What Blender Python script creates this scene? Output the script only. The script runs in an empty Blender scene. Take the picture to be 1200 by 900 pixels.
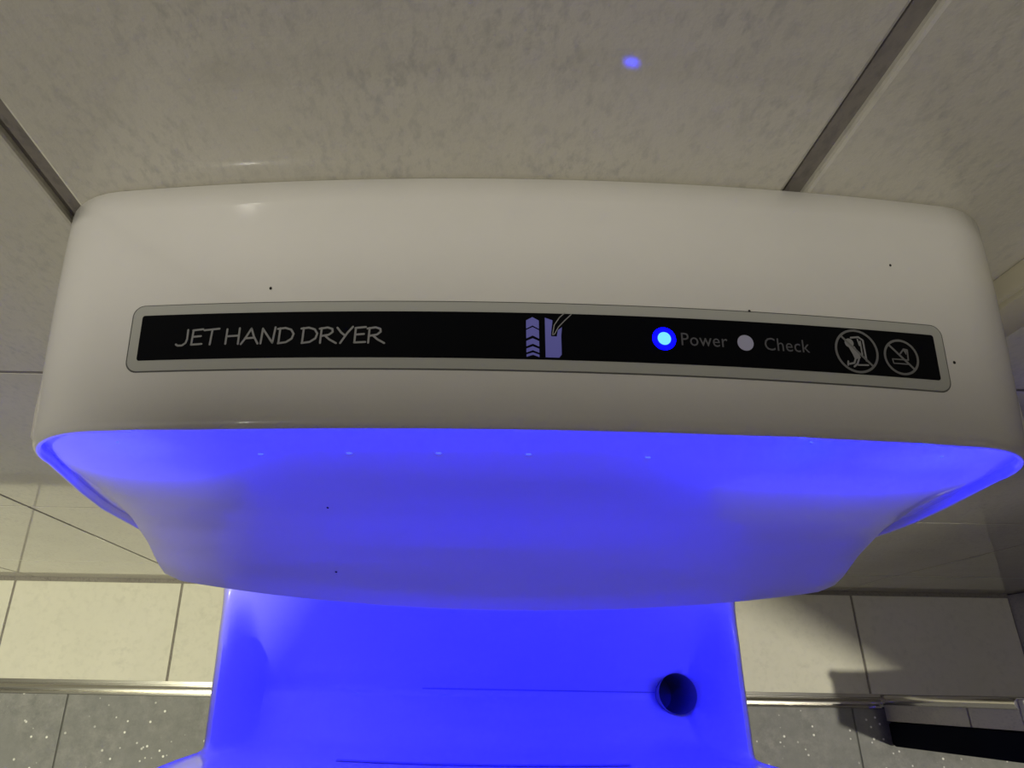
import bpy, bmesh, math, random
from mathutils import Vector, Matrix
random.seed(4)
S = bpy.context.scene
COL = S.collection
PI = math.pi

# ------------------------------------------------------------------ frame
# wall plane is y = 0, the room lies at y < 0, floor z = 0.
H = 1.213            # camera height
D = 0.16             # camera distance from the wall
LED_W = .9
LIP_W = .5
TIP_W = .24
MID_W = .13
CX = 0.0275           # dryer centre line

def P(x, y, h):
    """dryer space (x from its centre, y out from the wall, h below eye level) -> world"""
    return Vector((CX + x, -y, H - h))

def clamp(v, a=0.0, b=1.0): return max(a, min(b, v))
def sm(a, b, v):
    t = clamp((v - a) / (b - a)); return t * t * (3 - 2 * t)
def interp(tab, v):
    if v <= tab[0][0]: return tab[0][1]
    for (a, p), (b, q) in zip(tab, tab[1:]):
        if v <= b: return p + (q - p) * (v - a) / (b - a)
    return tab[-1][1]

# ------------------------------------------------------------------ materials
def mat(name, color=(.8, .8, .8), rough=.5, metal=0, coat=0, coat_rough=.05, spec=.5, emit=None, estr=0):
    m = bpy.data.materials.new(name); m.use_nodes = True
    b = m.node_tree.nodes['Principled BSDF']
    b.inputs['Base Color'].default_value = (*color, 1)
    b.inputs['Roughness'].default_value = rough
    b.inputs['Metallic'].default_value = metal
    b.inputs['Coat Weight'].default_value = coat
    b.inputs['Coat Roughness'].default_value = coat_rough
    b.inputs['Specular IOR Level'].default_value = spec
    if emit:
        b.inputs['Emission Color'].default_value = (*emit, 1)
        b.inputs['Emission Strength'].default_value = estr
    return m

def nodes(m): return m.node_tree.nodes, m.node_tree.links, m.node_tree.nodes['Principled BSDF']

def mix_rgb(N, L, fac, a, b):
    n = N.new('ShaderNodeMix'); n.data_type = 'RGBA'
    if isinstance(fac, float): n.inputs[0].default_value = fac
    else: L.new(fac, n.inputs[0])
    for s, v in ((6, a), (7, b)):
        if isinstance(v, tuple): n.inputs[s].default_value = (*v, 1)
        else: L.new(v, n.inputs[s])
    return n.outputs[2]

def ramp(N, L, src, p0, p1, c0=(0, 0, 0), c1=(1, 1, 1)):
    r = N.new('ShaderNodeValToRGB'); L.new(src, r.inputs[0])
    r.color_ramp.elements[0].position = p0; r.color_ramp.elements[0].color = (*c0, 1)
    r.color_ramp.elements[1].position = p1; r.color_ramp.elements[1].color = (*c1, 1)
    return r.outputs[0]

def noise(N, L, vec, scale, detail=4, rough=.55):
    n = N.new('ShaderNodeTexNoise'); n.inputs['Scale'].default_value = scale
    n.inputs['Detail'].default_value = detail; n.inputs['Roughness'].default_value = rough
    L.new(vec, n.inputs['Vector']); return n.outputs['Fac']

def tile_material(name, c0, c1, cdark, rough, coat, coat_rough, fine=140, blotch=9, bump=.1):
    m = mat(name, c0, rough, coat=coat, coat_rough=coat_rough)
    N, L, b = nodes(m)
    tc = N.new('ShaderNodeTexCoord').outputs['Object']
    n1 = noise(N, L, tc, blotch, 6, .6)
    base = mix_rgb(N, L, ramp(N, L, n1, .35, .68), c0, c1)
    mp = N.new('ShaderNodeMapping'); mp.inputs['Rotation'].default_value = (.3, .9, .5)
    mp.inputs['Scale'].default_value = (1, 1, .55); L.new(tc, mp.inputs[0])
    n2 = noise(N, L, mp.outputs[0], fine, 3, .6)
    n3 = noise(N, L, tc, 22, 3, .6)
    mm = N.new('ShaderNodeMath'); mm.operation = 'MULTIPLY'
    L.new(ramp(N, L, n2, .47, .68), mm.inputs[0]); L.new(ramp(N, L, n3, .25, .65), mm.inputs[1])
    base = mix_rgb(N, L, mm.outputs[0], base, cdark)
    L.new(base, b.inputs['Base Color'])
    bp = N.new('ShaderNodeBump'); bp.inputs['Strength'].default_value = bump; bp.inputs['Distance'].default_value = .0006
    L.new(noise(N, L, tc, fine * 2.2, 3, .6), bp.inputs['Height']); L.new(bp.outputs[0], b.inputs['Normal'])
    return m

M = {}
M['wall_tile'] = tile_material('wall_tile', (.545, .52, .435), (.60, .575, .49), (.44, .425, .37), .5, 1.0, .06, fine=330, bump=.3)
M['floor_tile'] = tile_material('floor_tile', (.55, .53, .43), (.585, .56, .455), (.50, .48, .39), .6, 0, .2, fine=90, bump=.15)
M['grout'] = tile_material('grout', (.23, .21, .18), (.19, .17, .145), (.12, .11, .1), .9, 0, .3, fine=300)
M['dark_grout'] = mat('dark_grout', (.11, .11, .10), .9)
M['trunking'] = mat('trunking', (.60, .56, .42), .4)
M['chrome'] = mat('chrome', (.72, .70, .66), .16, 1)
M['navy'] = mat('navy', (.003, .005, .012), .85, spec=.08)

def granite():
    m = mat('granite', (.2, .2, .19), .6, spec=.3)
    N, L, b = nodes(m); tc = N.new('ShaderNodeTexCoord').outputs['Object']
    base = mix_rgb(N, L, ramp(N, L, noise(N, L, tc, 60, 8, .75), .35, .65), (.15, .15, .143), (.25, .245, .23))
    base = mix_rgb(N, L, ramp(N, L, noise(N, L, tc, 9, 4, .6), .4, .7), base, (.18, .18, .17))
    v = N.new('ShaderNodeTexVoronoi'); v.inputs['Scale'].default_value = 80; L.new(tc, v.inputs['Vector'])
    k = ramp(N, L, v.outputs['Distance'], .10, .17, (1, 1, 1), (0, 0, 0))
    pick = ramp(N, L, noise(N, L, tc, 17, 2, .5), .44, .52)
    mm = N.new('ShaderNodeMath'); mm.operation = 'MULTIPLY'; L.new(k, mm.inputs[0]); L.new(pick, mm.inputs[1])
    base = mix_rgb(N, L, mm.outputs[0], base, (.75, .74, .68))
    L.new(base, b.inputs['Base Color']); return m
M['granite'] = granite()

def plastic():
    m = mat('white_plastic', (.83, .815, .765), .3, coat=.6, coat_rough=.06)
    N, L, b = nodes(m); tc = N.new('ShaderNodeTexCoord').outputs['Object']
    base = mix_rgb(N, L, ramp(N, L, noise(N, L, tc, 14, 5, .6), .35, .75), (.84, .82, .77), (.79, .775, .725))
    L.new(base, b.inputs['Base Color'])
    bp = N.new('ShaderNodeBump'); bp.inputs['Strength'].default_value = .08; bp.inputs['Distance'].default_value = .0004
    L.new(noise(N, L, tc, 420, 2, .5), bp.inputs['Height']); L.new(bp.outputs[0], b.inputs['Normal'])
    return m
M['plastic'] = plastic()
M['label_border'] = mat('label_border', (.50, .505, .46), .22, coat=.6, coat_rough=.05)
M['label_edge'] = mat('label_edge', (.12, .12, .11), .3)
M['label_black'] = mat('label_black', (.0015, .002, .0035), .45, spec=.1)
M['print_grey'] = mat('print_grey', (.32, .32, .32), .5)
M['print_sign'] = mat('print_sign', (.20, .20, .20), .5)
M['print_dim'] = mat('print_dim', (.125, .125, .14), .5)
M['icon_blue'] = mat('icon_blue', (.15, .15, .33), .5, emit=(.2, .2, 1), estr=.12)  # printed icon with a faint glow added to brighten it
M['check_lens'] = mat('check_lens', (.50, .50, .68), .35)
M['led_core'] = mat('led_core', (.1, .3, 1), .3, emit=(.006, .025, 1), estr=30)
M['led_halo'] = mat('led_halo', (0, 0, .5), .3, emit=(0, 0, 1), estr=8)  # emissive blue stands in for the bloom around the power light
M['led_lens'] = mat('led_lens', (.2, .2, 1), .3, emit=(.03, .05, 1), estr=3)
M['dirt'] = mat('dirt', (.02, .018, .016), .8)
M['hole'] = mat('hole', (.30, .30, .31), .5)

# ------------------------------------------------------------------ mesh helpers
def obj(name, bm, m, parent=None, smooth=True, angle=40):
    me = bpy.data.meshes.new(name)
    bmesh.ops.recalc_face_normals(bm, faces=bm.faces)
    bm.to_mesh(me); bm.free()
    ms = m if isinstance(m, (list, tuple)) else [m]
    for k in ms: me.materials.append(k)
    if smooth:
        for p in me.polygons: p.use_smooth = True
        me.set_sharp_from_angle(angle=math.radians(angle))
    o = bpy.data.objects.new(name, me); COL.objects.link(o)
    if parent: set_parent(o, parent)
    return o

def set_parent(o, parent):
    bpy.context.view_layer.update()
    o.parent = parent
    o.matrix_parent_inverse = parent.matrix_world.inverted()

def grid(bm, pts, close_u=False, mi=0):
    vs = [[bm.verts.new(p) for p in row] for row in pts]
    for a, b in zip(vs, vs[1:]):
        n = len(a)
        for i in range(n if close_u else n - 1):
            j = (i + 1) % n
            f = bm.faces.new((a[i], a[j], b[j], b[i])); f.material_index = mi
    return vs

def box(bm, lo, hi, bev=0, mi=0, seg=2):
    r = bmesh.ops.create_cube(bm, size=1)
    for v in r['verts']:
        v.co = Vector([(lo[k] + hi[k]) / 2 + v.co[k] * (hi[k] - lo[k]) for k in range(3)])
    fs = set(f for v in r['verts'] for f in v.link_faces)
    for f in fs: f.material_index = mi
    if bev:
        es = set(e for v in r['verts'] for e in v.link_edges)
        g = bmesh.ops.bevel(bm, geom=list(es), offset=bev, segments=seg, affect='EDGES', profile=.5)
        for f in g['faces']: f.material_index = mi

def structure(o): o['kind'] = 'structure'; return o

# ------------------------------------------------------------------ room shell
WJ = [-1.5, -1.23, -.96, -.69, -.420, -.141, .1185, .385, .653, .945]      # vertical wall joints
ZJ = [0.0, 0.173, 0.515, 0.848, 1.181, 1.514, 1.847, 2.18, 2.5]
bm = bmesh.new()
box(bm, (-1.5, .0030, 0), (.945, .06, 2.5), mi=1)
box(bm, (-1.5, .0004, 0), (.945, .004, .86), mi=1)
g = .0040
for x0, x1 in zip(WJ, WJ[1:]):
    for z0, z1 in zip(ZJ, ZJ[1:]):
        gg = .0013
        gv = g if z1 > .9 else .0016
        box(bm, (x0 + gv, 0, z0 + (gg if z0 else .003)), (x1 - gv, .006, z1 - gg), bev=.0014 if z1 > .9 else .0005)
structure(obj('wall_back', bm, [M['wall_tile'], M['grout']], smooth=False))

FY = -D                            # where the pale floor ends
FJ, FT = -.44, .279
bm = bmesh.new()
box(bm, (-1.5, FY, -.05), (.94, .03, -.0015), mi=1)
for i in range(-5, 9):
    x0, x1 = max(FJ + FT * i, -1.5), min(FJ + FT * (i + 1), .94)
    if x1 - x0 < .02: continue
    box(bm, (x0 + .0017, FY + .002, -.01), (x1 - .0017, -.0065, 0), bev=.001)
structure(obj('floor_pale_tiles', bm, [M['floor_tile'], M['grout']], smooth=False)).name = 'floor'

bm = bmesh.new()
GJ, GT = .644, .6185
box(bm, (-1.5, -2.2, -.05), (1.75, FY - .016, -.006), mi=1)
for i in range(-5, 4):
    for j in range(4):
        x0, x1 = max(GJ + GT * i, -1.5), min(GJ + GT * (i + 1), 1.75)
        if x1 - x0 < .02: continue
        y1 = FY - .017 - j * .5
        box(bm, (x0 + .0012, y1 - .5 + .0012, -.02), (x1 - .0012, y1 - .0012, -.0045), bev=.0008)
structure(obj('floor_granite', bm, [M['granite'], M['dark_grout']], smooth=False)).name = 'floor.001'

# chrome threshold trim between the two floors: rounded bar with a flat flange
bm = bmesh.new()
prof = [(.003, -.008), (.003, .0012), (-.002, .0016), (-.003, .0006), (-.0045, .0006)]
for k in range(9):
    a = PI / 2 - k * PI / 8 * .95 + .25
    prof.append((-.0105 + .0062 * math.cos(a), .0005 + .0042 * math.sin(a)))
prof += [(-.0175, -.0015), (-.0175, -.008)]
prof.sort(key=lambda p: 0)
rows = [[(x, FY + p[0], p[1]) for p in prof] for x in (-1.5, .690)]
vs = grid(bm, rows, close_u=True)
for r in vs: bm.faces.new(r)
structure(obj('trim_1', bm, M['chrome'], angle=35))

# end of a tiled wall on the right, with its chrome corner bead
WX, RX, RY_ = .694, .94, -.256
KH = .285
bm = bmesh.new()
box(bm, (WX + .004, FY - .036, -.004), (RX, FY - .004, KH - .004), mi=1)
for z0, z1 in ((-.004, .19), (.19, KH)):
    box(bm, (WX, FY - .036, z0 + .0015), (WX + .012, FY - .012, z1 - .0015), bev=.001)
    box(bm, (WX + .0135, FY - .012, z0 + .0015), (RX - .0015, FY - .001, z1 - .0015), bev=.001)
box(bm, (WX, FY - .036, KH - .001), (RX, FY - .001, KH + .009), bev=.002)
structure(obj('wall_kerb', bm, [M['wall_tile'], M['grout']], smooth=False))
bm = bmesh.new()
rows = []
for z in (-.004, KH):
    rows.append([(WX + .004 + .0095 * math.cos(a), FY - .0065 + .0075 * math.sin(a), z) for a in [k * PI / 8 for k in range(16)]])
vs = grid(bm, rows, close_u=True)
for r in vs: bm.faces.new(r)
structure(obj('trim_2', bm, M['chrome']))

# tall side wall closing the niche on the right
bm = bmesh.new()
box(bm, (RX + .003, RY_ + .003, -.0045), (1.75, .06, 2.5), mi=1)
for z0, z1 in zip(ZJ, ZJ[1:]):
    box(bm, (RX, RY_ + .001, z0 - (.004 if z0 == 0 else -.0016)), (RX + .008, -.0015, z1 - .0016), bev=.0012)
    for k in range(3):
        x0 = RX + .0085 + k * .2675
        box(bm, (x0 + .0015, RY_, z0 - (.004 if z0 == 0 else -.0016)), (x0 + .266, RY_ + .006, z1 - .0016), bev=.0012)
structure(obj('wall_right', bm, [M['wall_tile'], M['grout']], smooth=False))

# pale cable trunking running up the wall beside the dryer
bm = bmesh.new()
box(bm, (.2255, -.010, .30), (.2500, 0, 2.5), bev=.0015)
box(bm, (.2275, -.0125, .30), (.2480, -.009, 2.5), bev=.001)
structure(obj('trim_3', bm, M['trunking'], angle=30))

# low dark board standing at the kerb end
root = bpy.data.objects.new('low_board', None); COL.objects.link(root); root.location = (WX + .12, FY - .055, -.0045)
root['label'] = 'low dark navy board standing on the grey floor at the bottom right corner'
root['category'] = 'board'
bm = bmesh.new(); box(bm, (WX, FY - .071, .004), (RX - .003, FY - .0375, KH), bev=.002)
obj('panel', bm, M['navy'], root)
bm = bmesh.new(); box(bm, (WX + .003, FY - .069, -.0045), (RX - .006, FY - .0395, .0045), bev=.001)
obj('foot_strip', bm, M['navy'], root)

# ------------------------------------------------------------------ hand dryer
dryer = bpy.data.objects.new('hand_dryer', None); COL.objects.link(dryer)
dryer.location = P(0, 0, .62)
dryer['label'] = 'white plastic jet hand dryer on the tiled wall, blue light glowing in its slot'
dryer['category'] = 'hand dryer'

W, R = .1745, .032
def RY(y): return .029 + .004 * clamp(y / YF)
YF = .0875
def h0(y): return .191 + .0085 * (clamp(y / YF)) ** 1.6
CK = .5
def outline(R, n_arc=10, n_top=28, hb=.60):
    """left bottom -> over the crown -> right bottom, as (x, h) for y = 0"""
    a = W - R
    half = []
    for k in range(n_top // 2 + 1): half.append((a * k / (n_top // 2), CK * (a * k / (n_top // 2)) ** 2))
    ha, sl = CK * a * a, 2 * CK * a
    for k in range(1, n_arc + 1):
        ph = PI / 2 * k / n_arc
        dx = R * math.sin(ph); half.append((a + dx, ha + sl * dx + R - R * math.cos(ph)))
    hc = half[-1][1]
    for q, w in ((.02, .004), (.04, .008), (.07, .0125), (.11, .0135), (.20, .0135), (.395, .0135)):
        half.append((W + w, hc + q))
    left = [(-x, h) for x, h in reversed(half[1:])]
    return left + half
def normals(o):
    ns = []
    for i in range(len(o)):
        p, q = o[max(i - 1, 0)], o[min(i + 1, len(o) - 1)]
        tx, th = q[0] - p[0], q[1] - p[1]; l = math.hypot(tx, th)
        ns.append((-th / l, tx / l))       # points inward (downwards on the crown)
    return ns
def htop(x, y):
    """depth below eye of the crown surface"""
    x = abs(x); R = RY(y); a = W - R
    h = CK * min(x, a) ** 2
    if x > a:
        dx = min(x - a, R); h += 2 * CK * a * dx + R - math.sqrt(max(R * R - dx * dx, 0))
    return h + h0(y)

bm = bmesh.new()
rings = [(.004, .0), (.0012, .0), (0, .0012)] + [(0, y) for y in (.01, .02, .03, .04, .05, .06, .07, .078, .084)]
rings += [(.0002, .0858), (.0007, .0869), (.0014, .0875), (.0022, .0876), (.0029, .0871), (.0033, .0858), (.0036, .0800), (.0190, .0782), (.0195, .07)]
rows = []
for off, y in rings:
    OUT = outline(RY(y)); NRM = normals(OUT)
    r_ = []
    for (x, h), n in zip(OUT, NRM):
        side = sm(W - .012, W - .001, abs(x)) if .0034 < off else 0
        yy = y + (max(y, .0846) - y) * side if off < .0192 else y
        r_.append(P(x + n[0] * off, yy, h + h0(y) + n[1] * off))
    rows.append(r_)
vs = grid(bm, rows)
# back plate closing the shell against the wall
c = bm.verts.new(P(0, .0, .45))
b0 = vs[0]
for i in range(len(b0) - 1): bm.faces.new((b0[i + 1], b0[i], c))
bm.faces.new((b0[0], b0[-1], c))
shell = obj('upper_shell', bm, M['plastic'], dryer, angle=50)

# inner air panel: falls from under the rim and flares forward into a lip
YP = [(.19, .0792), (.205, .0798), (.215, .0810), (.225, .0826), (.235, .0846), (.244, .0860), (.252, .0868), (.262, .0871), (.276, .0873), (.30, .0886), (.323, .0925), (.345, .0995), (.362, .1070), (.372, .1100)]
bm = bmesh.new()
NU = 48
rows = []
vlist = [k / 30 for k in range(31)]
def panel_pt(u, v):
    au = abs(u)
    wp = W - .0018
    x = u * wp
    ht = htop(x, .085) + .0021
    hb = .382 - .0035 * au ** 3 - .006 * sm(.88, 1, au) ** 2
    h = ht + (hb - ht) * v
    y = interp(YP, .19 + (.372 - .19) * clamp((h - .19) / (hb - .19)))
    y = max(y, y + (.0850 - y) * sm(.50, .82, au))
    vv = clamp((h - .25) / (hb - .25))
    y += .0125 * (1 - au ** 2) * vv ** 1.5
    y -= .002 * sm(.95, 1, au) ** 2
    return x, y, h
for v in vlist:
    rows.append([P(*panel_pt(-1 + 2 * k / NU, v)) for k in range(NU + 1)])
for dy, dh in ((-.0010, .0022), (-.0035, .0036), (-.010, .004), (-.05, .0045)):
    r = []
    for k in range(NU + 1):
        x, y, h = panel_pt(-1 + 2 * k / NU, 1)
        r.append(P(x * .998, y + dy, h + dh))
    rows.append(r)
vs = grid(bm, rows)
# side cheeks of the flare run back into the shell
for col in (0, -1):
    prev = None
    edge = [row[col] for row in vs]
    back = [bm.verts.new(Vector((e.co.x + (.0006 if col == 0 else -.0006), min(e.co.y + .05, -.012), e.co.z))) for e in edge]
    for i in range(len(edge) - 1): bm.faces.new((edge[i], edge[i + 1], back[i + 1], back[i]))
bmesh.ops.remove_doubles(bm, verts=bm.verts, dist=1e-5)
panel = obj('air_panel', bm, M['plastic'], dryer, angle=42)

# lower body with the drip tray
WB = .1925
TX = -.0025
CEN = [(.012, .40), (.030, .44), (.060, .495), (.095, .545), (.130, .588), (.150, .606), (.1605, .6155), (.172, .6135),
       (.184, .606), (.1950, .592), (.2000, .57), (.2025, .53), (.2042, .50), (.2060, .470), (.2080, .448), (.213, .4335), (.220, .4325),
       (.2265, .436), (.230, .446), (.2315, .47), (.2315, .55), (.228, .66), (.220, .78), (.20, .86), (.17, .875)]
SID = [(.012, .40), (.030, .455), (.060, .520), (.095, .544), (.130, .547), (.150, .548), (.160, .548), (.172, .548),
       (.184, .548), (.1970, .548), (.2025, .546), (.2046, .537), (.2052, .515), (.2062, .485), (.2080, .455), (.213, .4365), (.220, .436),
       (.2265, .440), (.230, .450), (.2315, .47), (.2300, .55), (.226, .66), (.218, .78), (.20, .86), (.17, .875)]
def densify(tab, n=4):
    out = []
    m = len(tab)
    for i in range(m - 1):
        p0, p1, p2, p3 = tab[max(i - 1, 0)], tab[i], tab[i + 1], tab[min(i + 2, m - 1)]
        for k in range(n):
            t = k / n
            out.append(tuple(.5 * (2 * b + (c_ - a) * t + (2 * a - 5 * b + 4 * c_ - d) * t * t + (3 * b - a - 3 * c_ + d) * t ** 3) for a, b, c_, d in zip(p0, p1, p2, p3)))
    out.append(tab[-1]); return out
CEND, SIDD = densify(CEN), densify(SID)
xs = [-WB, -WB + .0006, -WB + .0015, -WB + .003, -WB + .0055, -.184, -.181, -.178, -.175, -.172, -.169, -.165, -.160, -.15]
xs = xs + [-.15 + .3 * k / 20 for k in range(1, 20)] + [-x for x in reversed(xs)]
rows = []
for x in xs:
    a = abs(x)
    w = sm(.168, .187, a)
    edge = 0
    if a > WB - .0055:
        t = (a - (WB - .0055)) / .0055
        edge = .0055 * (1 - math.sqrt(max(0, 1 - t * t)))
    r = []
    for i, (c_, s_) in enumerate(zip(CEND, SIDD)):
        y = c_[0] + (s_[0] - c_[0]) * w; h = c_[1] + (s_[1] - c_[1]) * w
        bow = .006 * (1 - (x / WB) ** 2) * sm(.185, .205, c_[0])
        r.append((x, y + bow - edge * (1 if h > .45 and y > .22 else .3), h + (edge if y < .226 else 0)))
    rows.append(r)
bm = bmesh.new()
tap = lambda x, h: x * (1 - .10 * sm(.60, .88, h) - .0)
grid_pts = [[Vector((TX, 0, 0)) + P(tap(x, h) if (y > .2 and h > .6) else x, y, h) for x, y, h in r] for r in rows]
vs = grid(bm, grid_pts)
# side skirts: close each end column down to the base, then back and base
def base_of(co):           # vertical drop of an edge vertex to the bottom
    return Vector((CX + (co.x - CX) * .93, co.y, H - .875))
for col in (0, -1):
    e = vs[col]
    crn = bm.verts.new(P(TX + (-.172 if col == 0 else .172), .012, .875))
    bm.faces.new(e + [crn])
back_top = [r[0] for r in vs]; bot = [r[-1] for r in vs]
bm.verts.ensure_lookup_table()
crn = [v for v in bm.verts if abs(v.co.z - (H - .875)) < 1e-6 and abs(v.co.y + .012) < 1e-6]
crn.sort(key=lambda v: v.co.x)
bm.faces.new([crn[0]] + bot + [crn[1]])
bm.faces.new(back_top + [crn[1], crn[0]])
bmesh.ops.recalc_face_normals(bm, faces=bm.faces)
tray = obj('drip_tray', bm, M['plastic'], None, angle=55)

# drain hole cut through the tray floor
HX, HY = .157, .161
bmc = bmesh.new()
bmesh.ops.create_cone(bmc, cap_ends=True, segments=40, radius1=.0152, radius2=.0152, depth=.09)
for v in bmc.verts: v.co = v.co + P(HX, HY, .630)
cut = obj('cutter', bmc, M['hole'], None)
mod = tray.modifiers.new('drain', 'BOOLEAN'); mod.object = cut; mod.operation = 'DIFFERENCE'; mod.solver = 'EXACT'
bpy.context.view_layer.update()
dg = bpy.context.evaluated_depsgraph_get()
nm = bpy.data.meshes.new_from_object(tray.evaluated_get(dg), depsgraph=dg)
tray.modifiers.clear(); old = tray.data; tray.data = nm; nm.name = 'drip_tray'
bpy.data.meshes.remove(old)
cm = cut.data; bpy.data.objects.remove(cut); bpy.data.meshes.remove(cm)
set_parent(tray, dryer)
bm = bmesh.new()
rows = []
for r_, h_ in ((.0150, .605), (.0150, .62), (.0148, .66), (.0146, .672)):
    rows.append([P(HX + r_ * math.cos(a), HY + r_ * math.sin(a), h_) for a in [k * PI / 16 for k in range(32)]])
vs = grid(bm, rows, close_u=True); bm.faces.new(vs[-1])
o = obj('drain_pipe', bm, M['hole'], dryer); o['label'] = 'dark round drain hole'

# grimy seam along the bottom of the tray and the moulding line inside the front lip
def tray_line(name, x0, x1, y, w, m, front=False):
    bm = bmesh.new(); rows = [[], []]
    tab = [(a_, b_) for a_, b_ in CEND if a_ < .2075]
    for k in range(31):
        x = x0 + (x1 - x0) * k / 30
        for q, s_ in enumerate((-1, 1)):
            yy = y + s_ * w / 2
            h = interp(tab, yy)
            bow = .006 * (1 - ((x - TX) / WB) ** 2) * sm(.185, .205, yy)
            rows[q].append(P(x, yy + bow - (.0004 if front else 0), h - (.0001 if front else .0005)))
    grid(bm, rows); return obj(name, bm, m, dryer)
M['grime'] = mat('grime', (.38, .38, .42), .7)
tray_line('tray_seam', -.045, HX - .0155, .1604, .0009, M['grime'])['label'] = 'grimy seam line in the tray'
tray_line('lip_seam', -.10, .10, .2020, .0004, M['grime'], True)

# ------------------------------------------------------------------ blue leds under the rim
for k, x in enumerate((-.094, -.0625, -.031, .0005, .0425)):
    u = x / (W - .0018); v_ = .19
    x, y, h = panel_pt(u, v_)
    bm = bmesh.new()
    bmesh.ops.create_uvsphere(bm, u_segments=12, v_segments=8, radius=.0006)
    for v in bm.verts: v.co = Vector((v.co.x * 1.8, v.co.y * .6, v.co.z * .6)) + P(x, y + .0001, h)
    o = obj('led', bm, M['led_lens'], dryer)
    if k == 0: o['label'] = 'small blue led under the rim'
    ld = bpy.data.lights.new('led_light', 'SPOT'); ld.color = (0, .001, 1); ld.energy = LED_W
    ld.spot_size = math.radians(58); ld.spot_blend = .45; ld.shadow_soft_size = .0015; ld.specular_factor = .1
    lo = bpy.data.objects.new('led_light', ld); COL.objects.link(lo); lo.location = P(x, .0826, htop(x, .08) + .0068)
    lo.rotation_euler = Vector((0, -.95, -1)).to_track_quat('-Z', 'Y').to_euler()
    ld = bpy.data.lights.new('led_light', 'POINT'); ld.color = (0, .001, 1); ld.energy = MID_W; ld.shadow_soft_size = .0015; ld.specular_factor = .1
    lo = bpy.data.objects.new('led_light', ld); COL.objects.link(lo); lo.location = P(x, .0830, htop(x, .08) + .0075)

# leds tucked under the lip of the air panel shine down into the tray
for x in (-.125, -.075, -.025, .025, .075, .125):
    x_, y, h = panel_pt(x / (W - .0018), 1)
    bm = bmesh.new()
    bmesh.ops.create_uvsphere(bm, u_segments=12, v_segments=8, radius=.0014)
    for v in bm.verts: v.co = Vector((v.co.x, v.co.y, v.co.z * .5)) + P(x_, y - .018, h + .0044)
    obj('led', bm, M['led_lens'], dryer)
    ld = bpy.data.lights.new('led_light', 'SPOT'); ld.color = (0, .001, 1); ld.energy = LIP_W
    ld.spot_size = math.radians(130); ld.spot_blend = .6; ld.shadow_soft_size = .003; ld.specular_factor = .1
    lo = bpy.data.objects.new('led_light', ld); COL.objects.link(lo); lo.location = P(x_, y - .018, h + .0085)
    lo.rotation_euler = Vector((0, -.30, -1)).to_track_quat('-Z', 'Y').to_euler()

# made-up extra leds, added only to turn the wing tips and panel sides blue
for x in (-.140, .094, .140):
    x_, y, h = panel_pt(x / (W - .0018), .10)
    bm = bmesh.new()
    bmesh.ops.create_uvsphere(bm, u_segments=12, v_segments=8, radius=.0004)
    for v in bm.verts: v.co = Vector((v.co.x * 1.4, v.co.y * .6, v.co.z * .6)) + P(x_, y + .0001, h)
    obj('led', bm, M['led_lens'], dryer)
    ld = bpy.data.lights.new('led_light', 'POINT'); ld.color = (0, .001, 1); ld.energy = TIP_W; ld.shadow_soft_size = .0015; ld.specular_factor = .1
    lo = bpy.data.objects.new('led_light', ld); COL.objects.link(lo); lo.location = P(x_, y + .016, h + .004)

# ------------------------------------------------------------------ printed label on the hood
def surf(x, y, off):
    """a point on the hood crown, lifted by off"""
    return P(x, y, htop(x, y) - off)

# label strip bends with the crown: centre line and half width
LX0, LX1 = -.1310, .1325
LY0, LY1 = .0478, .0698
def lab(u, v, off):        # u metres along from the strip centre, v metres from its middle (positive = away from the wall)
    return surf((LX0 + LX1) / 2 + u, (LY0 + LY1) / 2 + v + .0065 * u, off)
LU, LV = (LX1 - LX0) / 2, (LY1 - LY0) / 2

def rr_plate(hu, hv, rad, off, nu=60):
    bm = bmesh.new(); rows = []
    us = [-hu + rad * (1 - math.cos(k * PI / 16)) for k in range(9)]
    us = us + [-hu + rad + (2 * hu - 2 * rad) * k / nu for k in range(1, nu)] + [-u for u in reversed(us)]
    rows_t = []
    for u in us:
        e = max(0, abs(u) - (hu - rad))
        vv = hv - rad + math.sqrt(max(rad * rad - e * e, 0))
        rows_t.append([lab(u, vv * q, off) for q in (-1, -.5, 0, .5, 1)])
    lo_ = [[lab(u, (hv - rad + math.sqrt(max(rad * rad - max(0, abs(u) - (hu - rad)) ** 2, 0))) * q, -.0002) for q in (-1, 1)] for u in us]
    vs = grid(bm, rows_t)
    vb = [[bm.verts.new(p) for p in r] for r in lo_]
    for i in range(len(us) - 1):
        bm.faces.new((vs[i][0], vs[i + 1][0], vb[i + 1][0], vb[i][0]))
        bm.faces.new((vs[i][-1], vs[i + 1][-1], vb[i + 1][1], vb[i][1]))
    for i in (0, -1):
        bm.faces.new(vs[i] + [vb[i][1], vb[i][0]])
    bmesh.ops.remove_doubles(bm, verts=bm.verts, dist=1e-6)
    return bm
label = obj('label_strip', rr_plate(LU, LV, .0035, .0004), M['label_border'], dryer, angle=30)
label['label'] = 'long clear-edged label strip across the hood'
o = obj('label_outline', rr_plate(LU + .0005, LV + .0004, .0038, .00015), M['label_edge'], label, angle=30)
o = obj('black_band', rr_plate(LU - .0032, LV - .0034, .0008, .0006), M['label_black'], label, angle=30)
o['label'] = 'black printed band'

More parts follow.
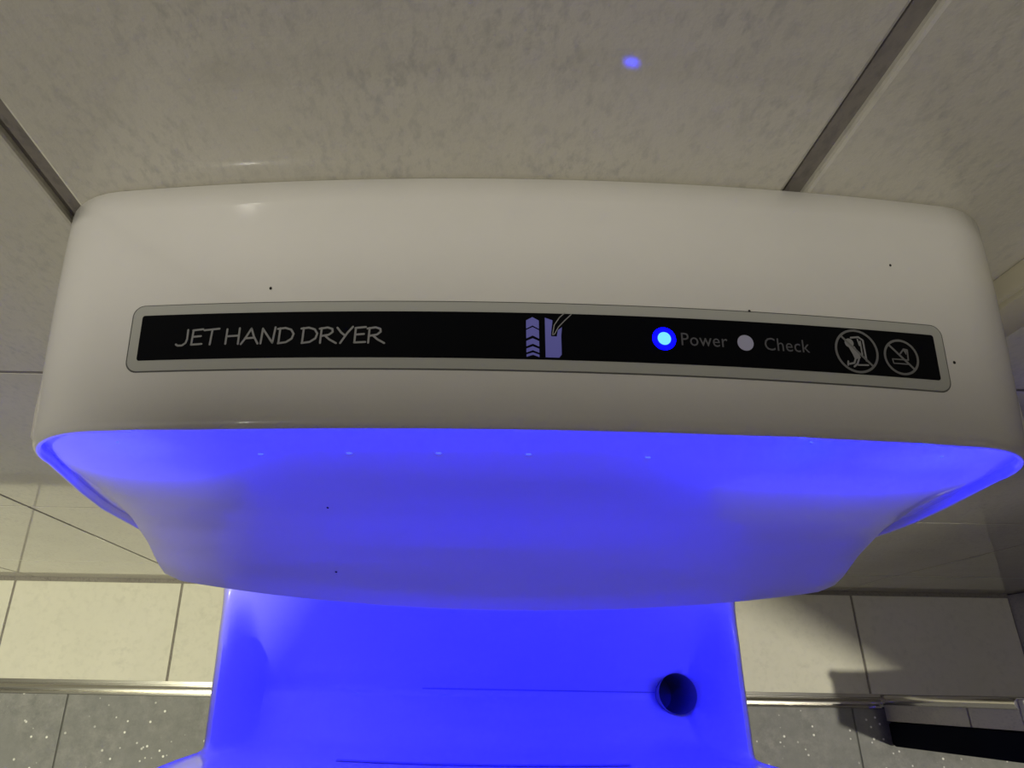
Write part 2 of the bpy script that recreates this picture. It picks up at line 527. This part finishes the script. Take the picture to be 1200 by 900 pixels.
def ribbon(bm, pts, w, off=.0008):
    """flat stroke with round ends along pts (u, v)"""
    n = len(pts)
    for (a, b) in zip(pts, pts[1:]):
        d = math.hypot(b[0] - a[0], b[1] - a[1])
        if d < 1e-7: continue
        tx, ty = (b[0] - a[0]) / d, (b[1] - a[1]) / d
        k = max(1, int(d / .002)); prev = None
        for i in range(k + 1):
            cx, cy = a[0] + (b[0] - a[0]) * i / k, a[1] + (b[1] - a[1]) * i / k
            p = bm.verts.new(lab(cx - ty * w / 2, cy + tx * w / 2, off)); q = bm.verts.new(lab(cx + ty * w / 2, cy - tx * w / 2, off))
            if prev: bm.faces.new((prev[0], p, q, prev[1]))
            prev = (p, q)
    for p in pts:
        disc(bm, p, w / 2, off, 8)
def disc(bm, c, r, off=.0008, n=24, ry=None):
    ry = ry or r
    bm.faces.new([bm.verts.new(lab(c[0] + r * math.cos(2 * PI * k / n), c[1] + ry * math.sin(2 * PI * k / n), off)) for k in range(n)])
def ring(bm, c, r, w, off=.0008, n=40):
    vs = []
    for rr in (r - w / 2, r + w / 2):
        vs.append([bm.verts.new(lab(c[0] + rr * math.cos(2 * PI * k / n), c[1] + rr * math.sin(2 * PI * k / n), off)) for k in range(n)])
    for k in range(n): bm.faces.new((vs[0][k], vs[0][(k + 1) % n], vs[1][(k + 1) % n], vs[1][k]))
def poly(bm, pts, off=.0008):
    f = bm.faces.new([bm.verts.new(lab(u, v, off)) for u, v in pts])
    return f
def flat(name, bm, m, label_text=None, parent=None):
    o = obj(name, bm, m, parent or label, smooth=False)
    if label_text: o['label'] = label_text
    return o

# hand-drawn capitals: strokes in a unit box, x right, y down from cap line 0 to base line 1
GL = {
 'J': (.62, [[(.50, 0), (.50, .62), (.44, .88), (.26, 1.04), (.04, 1.04), (-.06, .96)]]),
 'E': (.62, [[(.10, .04), (.06, 1)], [(.08, .04), (.60, -.02)], [(.08, .48), (.52, .44)], [(.05, 1), (.60, .97)]]),
 'T': (.74, [[(-.02, .05), (.76, -.03)], [(.40, .03), (.34, 1.02)]]),
 'H': (.80, [[(.08, .02), (.05, 1.0)], [(.72, -.03), (.70, 1.02)], [(.06, .50), (.71, .46)]]),
 'A': (.86, [[(-.02, 1.04), (.16, .70), (.46, 0)], [(.46, 0), (.62, .55), (.84, 1.02)], [(.16, .66), (.66, .62)]]),
 'N': (.84, [[(.06, 1.02), (.12, .02)], [(.12, .04), (.66, .98)], [(.66, .98), (.76, -.05)]]),
 'D': (.84, [[(.10, .02), (.06, 1.02)], [(-.02, .06), (.36, .0), (.66, .12), (.80, .40), (.72, .72), (.44, .95), (.04, 1.02)]]),
 'R': (.80, [[(.10, .04), (.06, 1.02)], [(.0, .08), (.40, .0), (.64, .10), (.66, .30), (.48, .48), (.12, .56)], [(.28, .54), (.52, .80), (.86, 1.04)]]),
 'Y': (.78, [[(.02, .02), (.22, .34), (.40, .52)], [(.80, -.04), (.54, .36), (.20, 1.04)]]),
}
def handtext(words, u0, v0, size, w, gap=.14, space=.34, slope=0):
    bm = bmesh.new(); u = 0
    for wd in words:
        for ch in wd:
            adv, st = GL[ch]
            for s in st: ribbon(bm, [(u0 + (u + x) * size * 1.26, v0 + y * size) for x, y in s], w)
            u += adv + gap
        u += space - gap
    return bm, u * size * 1.26
bm, ln = handtext(['JET', 'HAND', 'DRYER'], -.1155, -.0021, .0050, .00064, gap=.07, space=.36)
flat('title_lettering', bm, M['print_grey'], 'JET HAND DRYER in grey hand-drawn capitals')

# plain lettering from the built-in font
def fonttext(s, u0, v0, size):
    cu = bpy.data.curves.new('t', 'FONT'); cu.body = s; cu.size = size; cu.resolution_u = 3; cu.space_character = 1.04
    to = bpy.data.objects.new('t', cu); COL.objects.link(to)
    bpy.context.view_layer.update()
    dg = bpy.context.evaluated_depsgraph_get()
    me = bpy.data.meshes.new_from_object(to.evaluated_get(dg), depsgraph=dg)
    bpy.data.objects.remove(to); bpy.data.curves.remove(cu)
    bm = bmesh.new(); bm.from_mesh(me); bpy.data.meshes.remove(me)
    for v in bm.verts: v.co = lab(u0 + v.co.x * .92, v0 - v.co.y, .0008)
    return bm
flat('power_lettering', fonttext('Power', .0435, .0015, .0060), M['print_dim'], 'the word Power in grey')
flat('check_lettering', fonttext('Check', .0703, .0017, .0060), M['print_dim'], 'the word Check in grey')

# power light (lit) and check light
bm = bmesh.new(); disc(bm, (.0385, -.0004), .0037, .0007, 32); o = flat('power_halo', bm, M['led_halo'], 'blue halo around the lit power light')
bm = bmesh.new(); disc(bm, (.0385, -.0004), .0021, .0009, 28); flat('power_light_core', bm, M['led_core'], 'bright core of the power light')
bm = bmesh.new(); disc(bm, (.0644, -.0003), .0026, .0008, 32); flat('check_light', bm, M['check_lens'], 'unlit pale check light')

# rising-air arrow and hand-in-slot icon
bm = bmesh.new()
IU = -.0027
hw = .0020
def chev(top, bot, pk):
    poly(bm, [(IU - hw, top), (IU, top - pk), (IU + hw, top), (IU + hw, bot), (IU, bot - pk), (IU - hw, bot)])
chev(-.0050, -.0022, .0011); chev(-.0018, .0010, .0010); chev(.0018, .0036, .0009); chev(.0043, .0056, .0008); chev(.0062, .0070, .0007)
flat('airflow_icon', bm, M['icon_blue'], 'column of pale blue chevrons pointing up')
bm = bmesh.new()
HU = .0012
poly(bm, [(HU, -.0060), (HU + .0024, -.0052), (HU + .0018, -.0002), (HU, -.0002)])
poly(bm, [(HU, -.0002), (HU + .0018, -.0002), (HU + .0020, .0001), (HU + .0036, .0001), (HU + .0050, -.0001), (HU + .0050, .0060), (HU + .0042, .0070), (HU, .0070)])
poly(bm, [(HU + .0036, .0001), (HU + .0040, -.0020), (HU + .0053, -.0030), (HU + .0050, -.0001)])
flat('slot_icon', bm, M['icon_blue'], 'pale blue outline of the dryer slot')
bm = bmesh.new()
ribbon(bm, [(HU + .0023, -.0004), (HU + .0029, -.0036), (HU + .0046, -.0062), (HU + .0062, -.0077)], .0003)
ribbon(bm, [(HU + .0029, -.0006), (HU + .0042, -.0030), (HU + .0060, -.0050), (HU + .0083, -.0073)], .0003)
ribbon(bm, [(HU + .0023, -.0004), (HU + .0029, -.0006)], .0003)
flat('hand_icon', bm, M['print_grey'], 'thin outline of fingers dipping into the slot')

# two prohibition signs
def no_sign(c, r):
    bm = bmesh.new(); ring(bm, c, r, .00075, n=48)
    k = .70; ribbon(bm, [(c[0] - k * r, c[1] - k * r), (c[0] + k * r, c[1] + k * r)], .0007, .0009)
    return bm

c1, r1 = (.1009, .0001), .0069
flat('prohibition_sign', no_sign(c1, r1), M['print_sign'], 'larger round sign with a slash through a person at a dryer')
c2, r2 = (.1159, .0010), .0056
flat('prohibition_sign', no_sign(c2, r2), M['print_sign'], 'smaller round sign with a slash through a shoe')
bm = bmesh.new()
U, V = c1
disc(bm, (U - .0022, V - .0026), .0015, .0008, 20)                      # head
poly(bm, [(U - .0026, V - .0012), (U - .0006, V - .0016), (U + .0006, V + .0004), (U + .0010, V + .0022), (U - .0010, V + .0028), (U - .0016, V + .0010)])
ribbon(bm, [(U - .0008, V + .0026), (U - .0014, V + .0040), (U - .0030, V + .0044)], .0006)
ribbon(bm, [(U + .0004, V + .0024), (U - .0004, V + .0042), (U - .0016, V + .0052)], .0006)
ribbon(bm, [(U - .0034, V + .0036), (U - .0036, V + .0048)], .0006)
ribbon(bm, [(U - .0014, V - .0044), (U + .0012, V - .0048), (U + .0026, V - .0038), (U + .0028, V + .0030)], .0006)
ribbon(bm, [(U + .0008, V - .0040), (U + .0012, V - .0020), (U + .0016, V - .0034), (U + .0017, V + .0018)], .0005)
ribbon(bm, [(U - .0002, V + .0046), (U + .0032, V + .0044)], .0005)
flat('person_pictogram', bm, M['print_grey'])
bm = bmesh.new()
U, V = c2
ribbon(bm, [(U - .0032, V + .0008), (U + .0022, V + .0008)], .0004)
ribbon(bm, [(U - .0030, V + .0022), (U + .0026, V + .0022)], .0004)
ribbon(bm, [(U - .0032, V + .0008), (U - .0030, V + .0022)], .0004)
ribbon(bm, [(U + .0022, V + .0008), (U + .0024, V - .0026), (U + .0012, V - .0028), (U - .0002, V - .0012)], .0005)
poly(bm, [(U + .0008, V - .0026), (U + .0022, V - .0026), (U + .0018, V - .0008)])
flat('dryer_pictogram', bm, M['print_sign'])

# specks of dirt on the white plastic
SPECK_HOOD = [(q, r_) for q, r_ in (((-0.0861, 0.0420), 0.00045), ((0.0679, 0.0478), 0.00045), ((0.1194, 0.0275), 0.0004), ((0.1356, 0.0606), 0.00045))]
for (x, y), r in SPECK_HOOD:
    bm = bmesh.new(); bmesh.ops.create_uvsphere(bm, u_segments=8, v_segments=5, radius=r)
    for v in bm.verts: v.co = Vector((v.co.x, v.co.y * 1.3, v.co.z * .4)) + surf(x, y, .0001)
    obj('dirt_speck', bm, M['dirt'], dryer)
for u, v_, r in ((-.455, .52, .0007), (-.475, .86, .0008)):
    bm = bmesh.new(); bmesh.ops.create_uvsphere(bm, u_segments=8, v_segments=5, radius=r)
    x, y, h = panel_pt(u, v_)
    for v in bm.verts: v.co = Vector((v.co.x * .8, v.co.y * .4, v.co.z * 1.8)) + P(x, y, h)
    obj('dirt_speck', bm, M['dirt'], dryer)

# ------------------------------------------------------------------ light
def lamp(name, loc, size, energy, color, aim=None, shape='DISK'):
    l = bpy.data.lights.new(name, 'AREA'); l.shape = shape; l.size = size; l.energy = energy; l.color = color
    o = bpy.data.objects.new(name, l); COL.objects.link(o); o.location = loc
    d = (Vector(aim) - Vector(loc)) if aim else Vector((0, 0, -1))
    o.rotation_euler = d.to_track_quat('-Z', 'Y').to_euler(); return o
shade_wall_top = 1.89
bm = bmesh.new()
box(bm, (-.575, -.72, -.0045), (1.75, -.65, shade_wall_top), bev=.004)  # added out-of-view partition, placed and sized to shade the dryer's front
structure(obj('shade_wall', bm, M['floor_tile']))
lamp('ceiling_lamp', (-.93, -1.1, 2.55), .06, 24.5, (1, .95, .83))
def spot(name, loc, aim, energy, color, size, blend, soft):
    l = bpy.data.lights.new(name, 'SPOT'); l.energy = energy; l.color = color
    l.spot_size = math.radians(size); l.spot_blend = blend; l.shadow_soft_size = soft
    o = bpy.data.objects.new(name, l); COL.objects.link(o); o.location = loc
    o.rotation_euler = (Vector(aim) - Vector(loc)).to_track_quat('-Z', 'Y').to_euler(); return o
spot('downlight_left', (-1.1, -.35, 2.55), (-.88, -.06, 0), 150, (.98, .97, .69), 39, .7, .05)
spot('fill_niche', (.80, -.10, 2.5), (.66, -.06, 0), 18, (1, .95, .78), 34, .8, .05)  # added fill light without a known fixture, lifts the dark right floor
spot('downlight_right', (1.29, -.45, 2.55), (.80, -.20, 0), 170, (1, .96, .80), 33, .4, .04)
wd = bpy.data.worlds.new('room_air'); S.world = wd; wd.use_nodes = True
wd.node_tree.nodes['Background'].inputs[0].default_value = (1, .97, .88, 1)
wd.node_tree.nodes['Background'].inputs[1].default_value = .045

# ------------------------------------------------------------------ camera
cd = bpy.data.cameras.new('camera'); cam = bpy.data.objects.new('camera', cd); COL.objects.link(cam)
cd.sensor_width = 36; cd.lens = 36 * 824 / 1200; cd.shift_x = (600 - 527) / 1200
cd.clip_start = .01
cam.matrix_world = Matrix.Translation((0, -D, H)) @ Matrix.Rotation(math.radians(23.4), 4, 'X') @ Matrix.Rotation(math.radians(1.03), 4, 'Z')
S.camera = cam
vs_ = S.view_settings
vs_.view_transform = 'Standard'; vs_.look = 'None'; vs_.gamma = 1; vs_.use_curve_mapping = False; vs_.exposure = 0
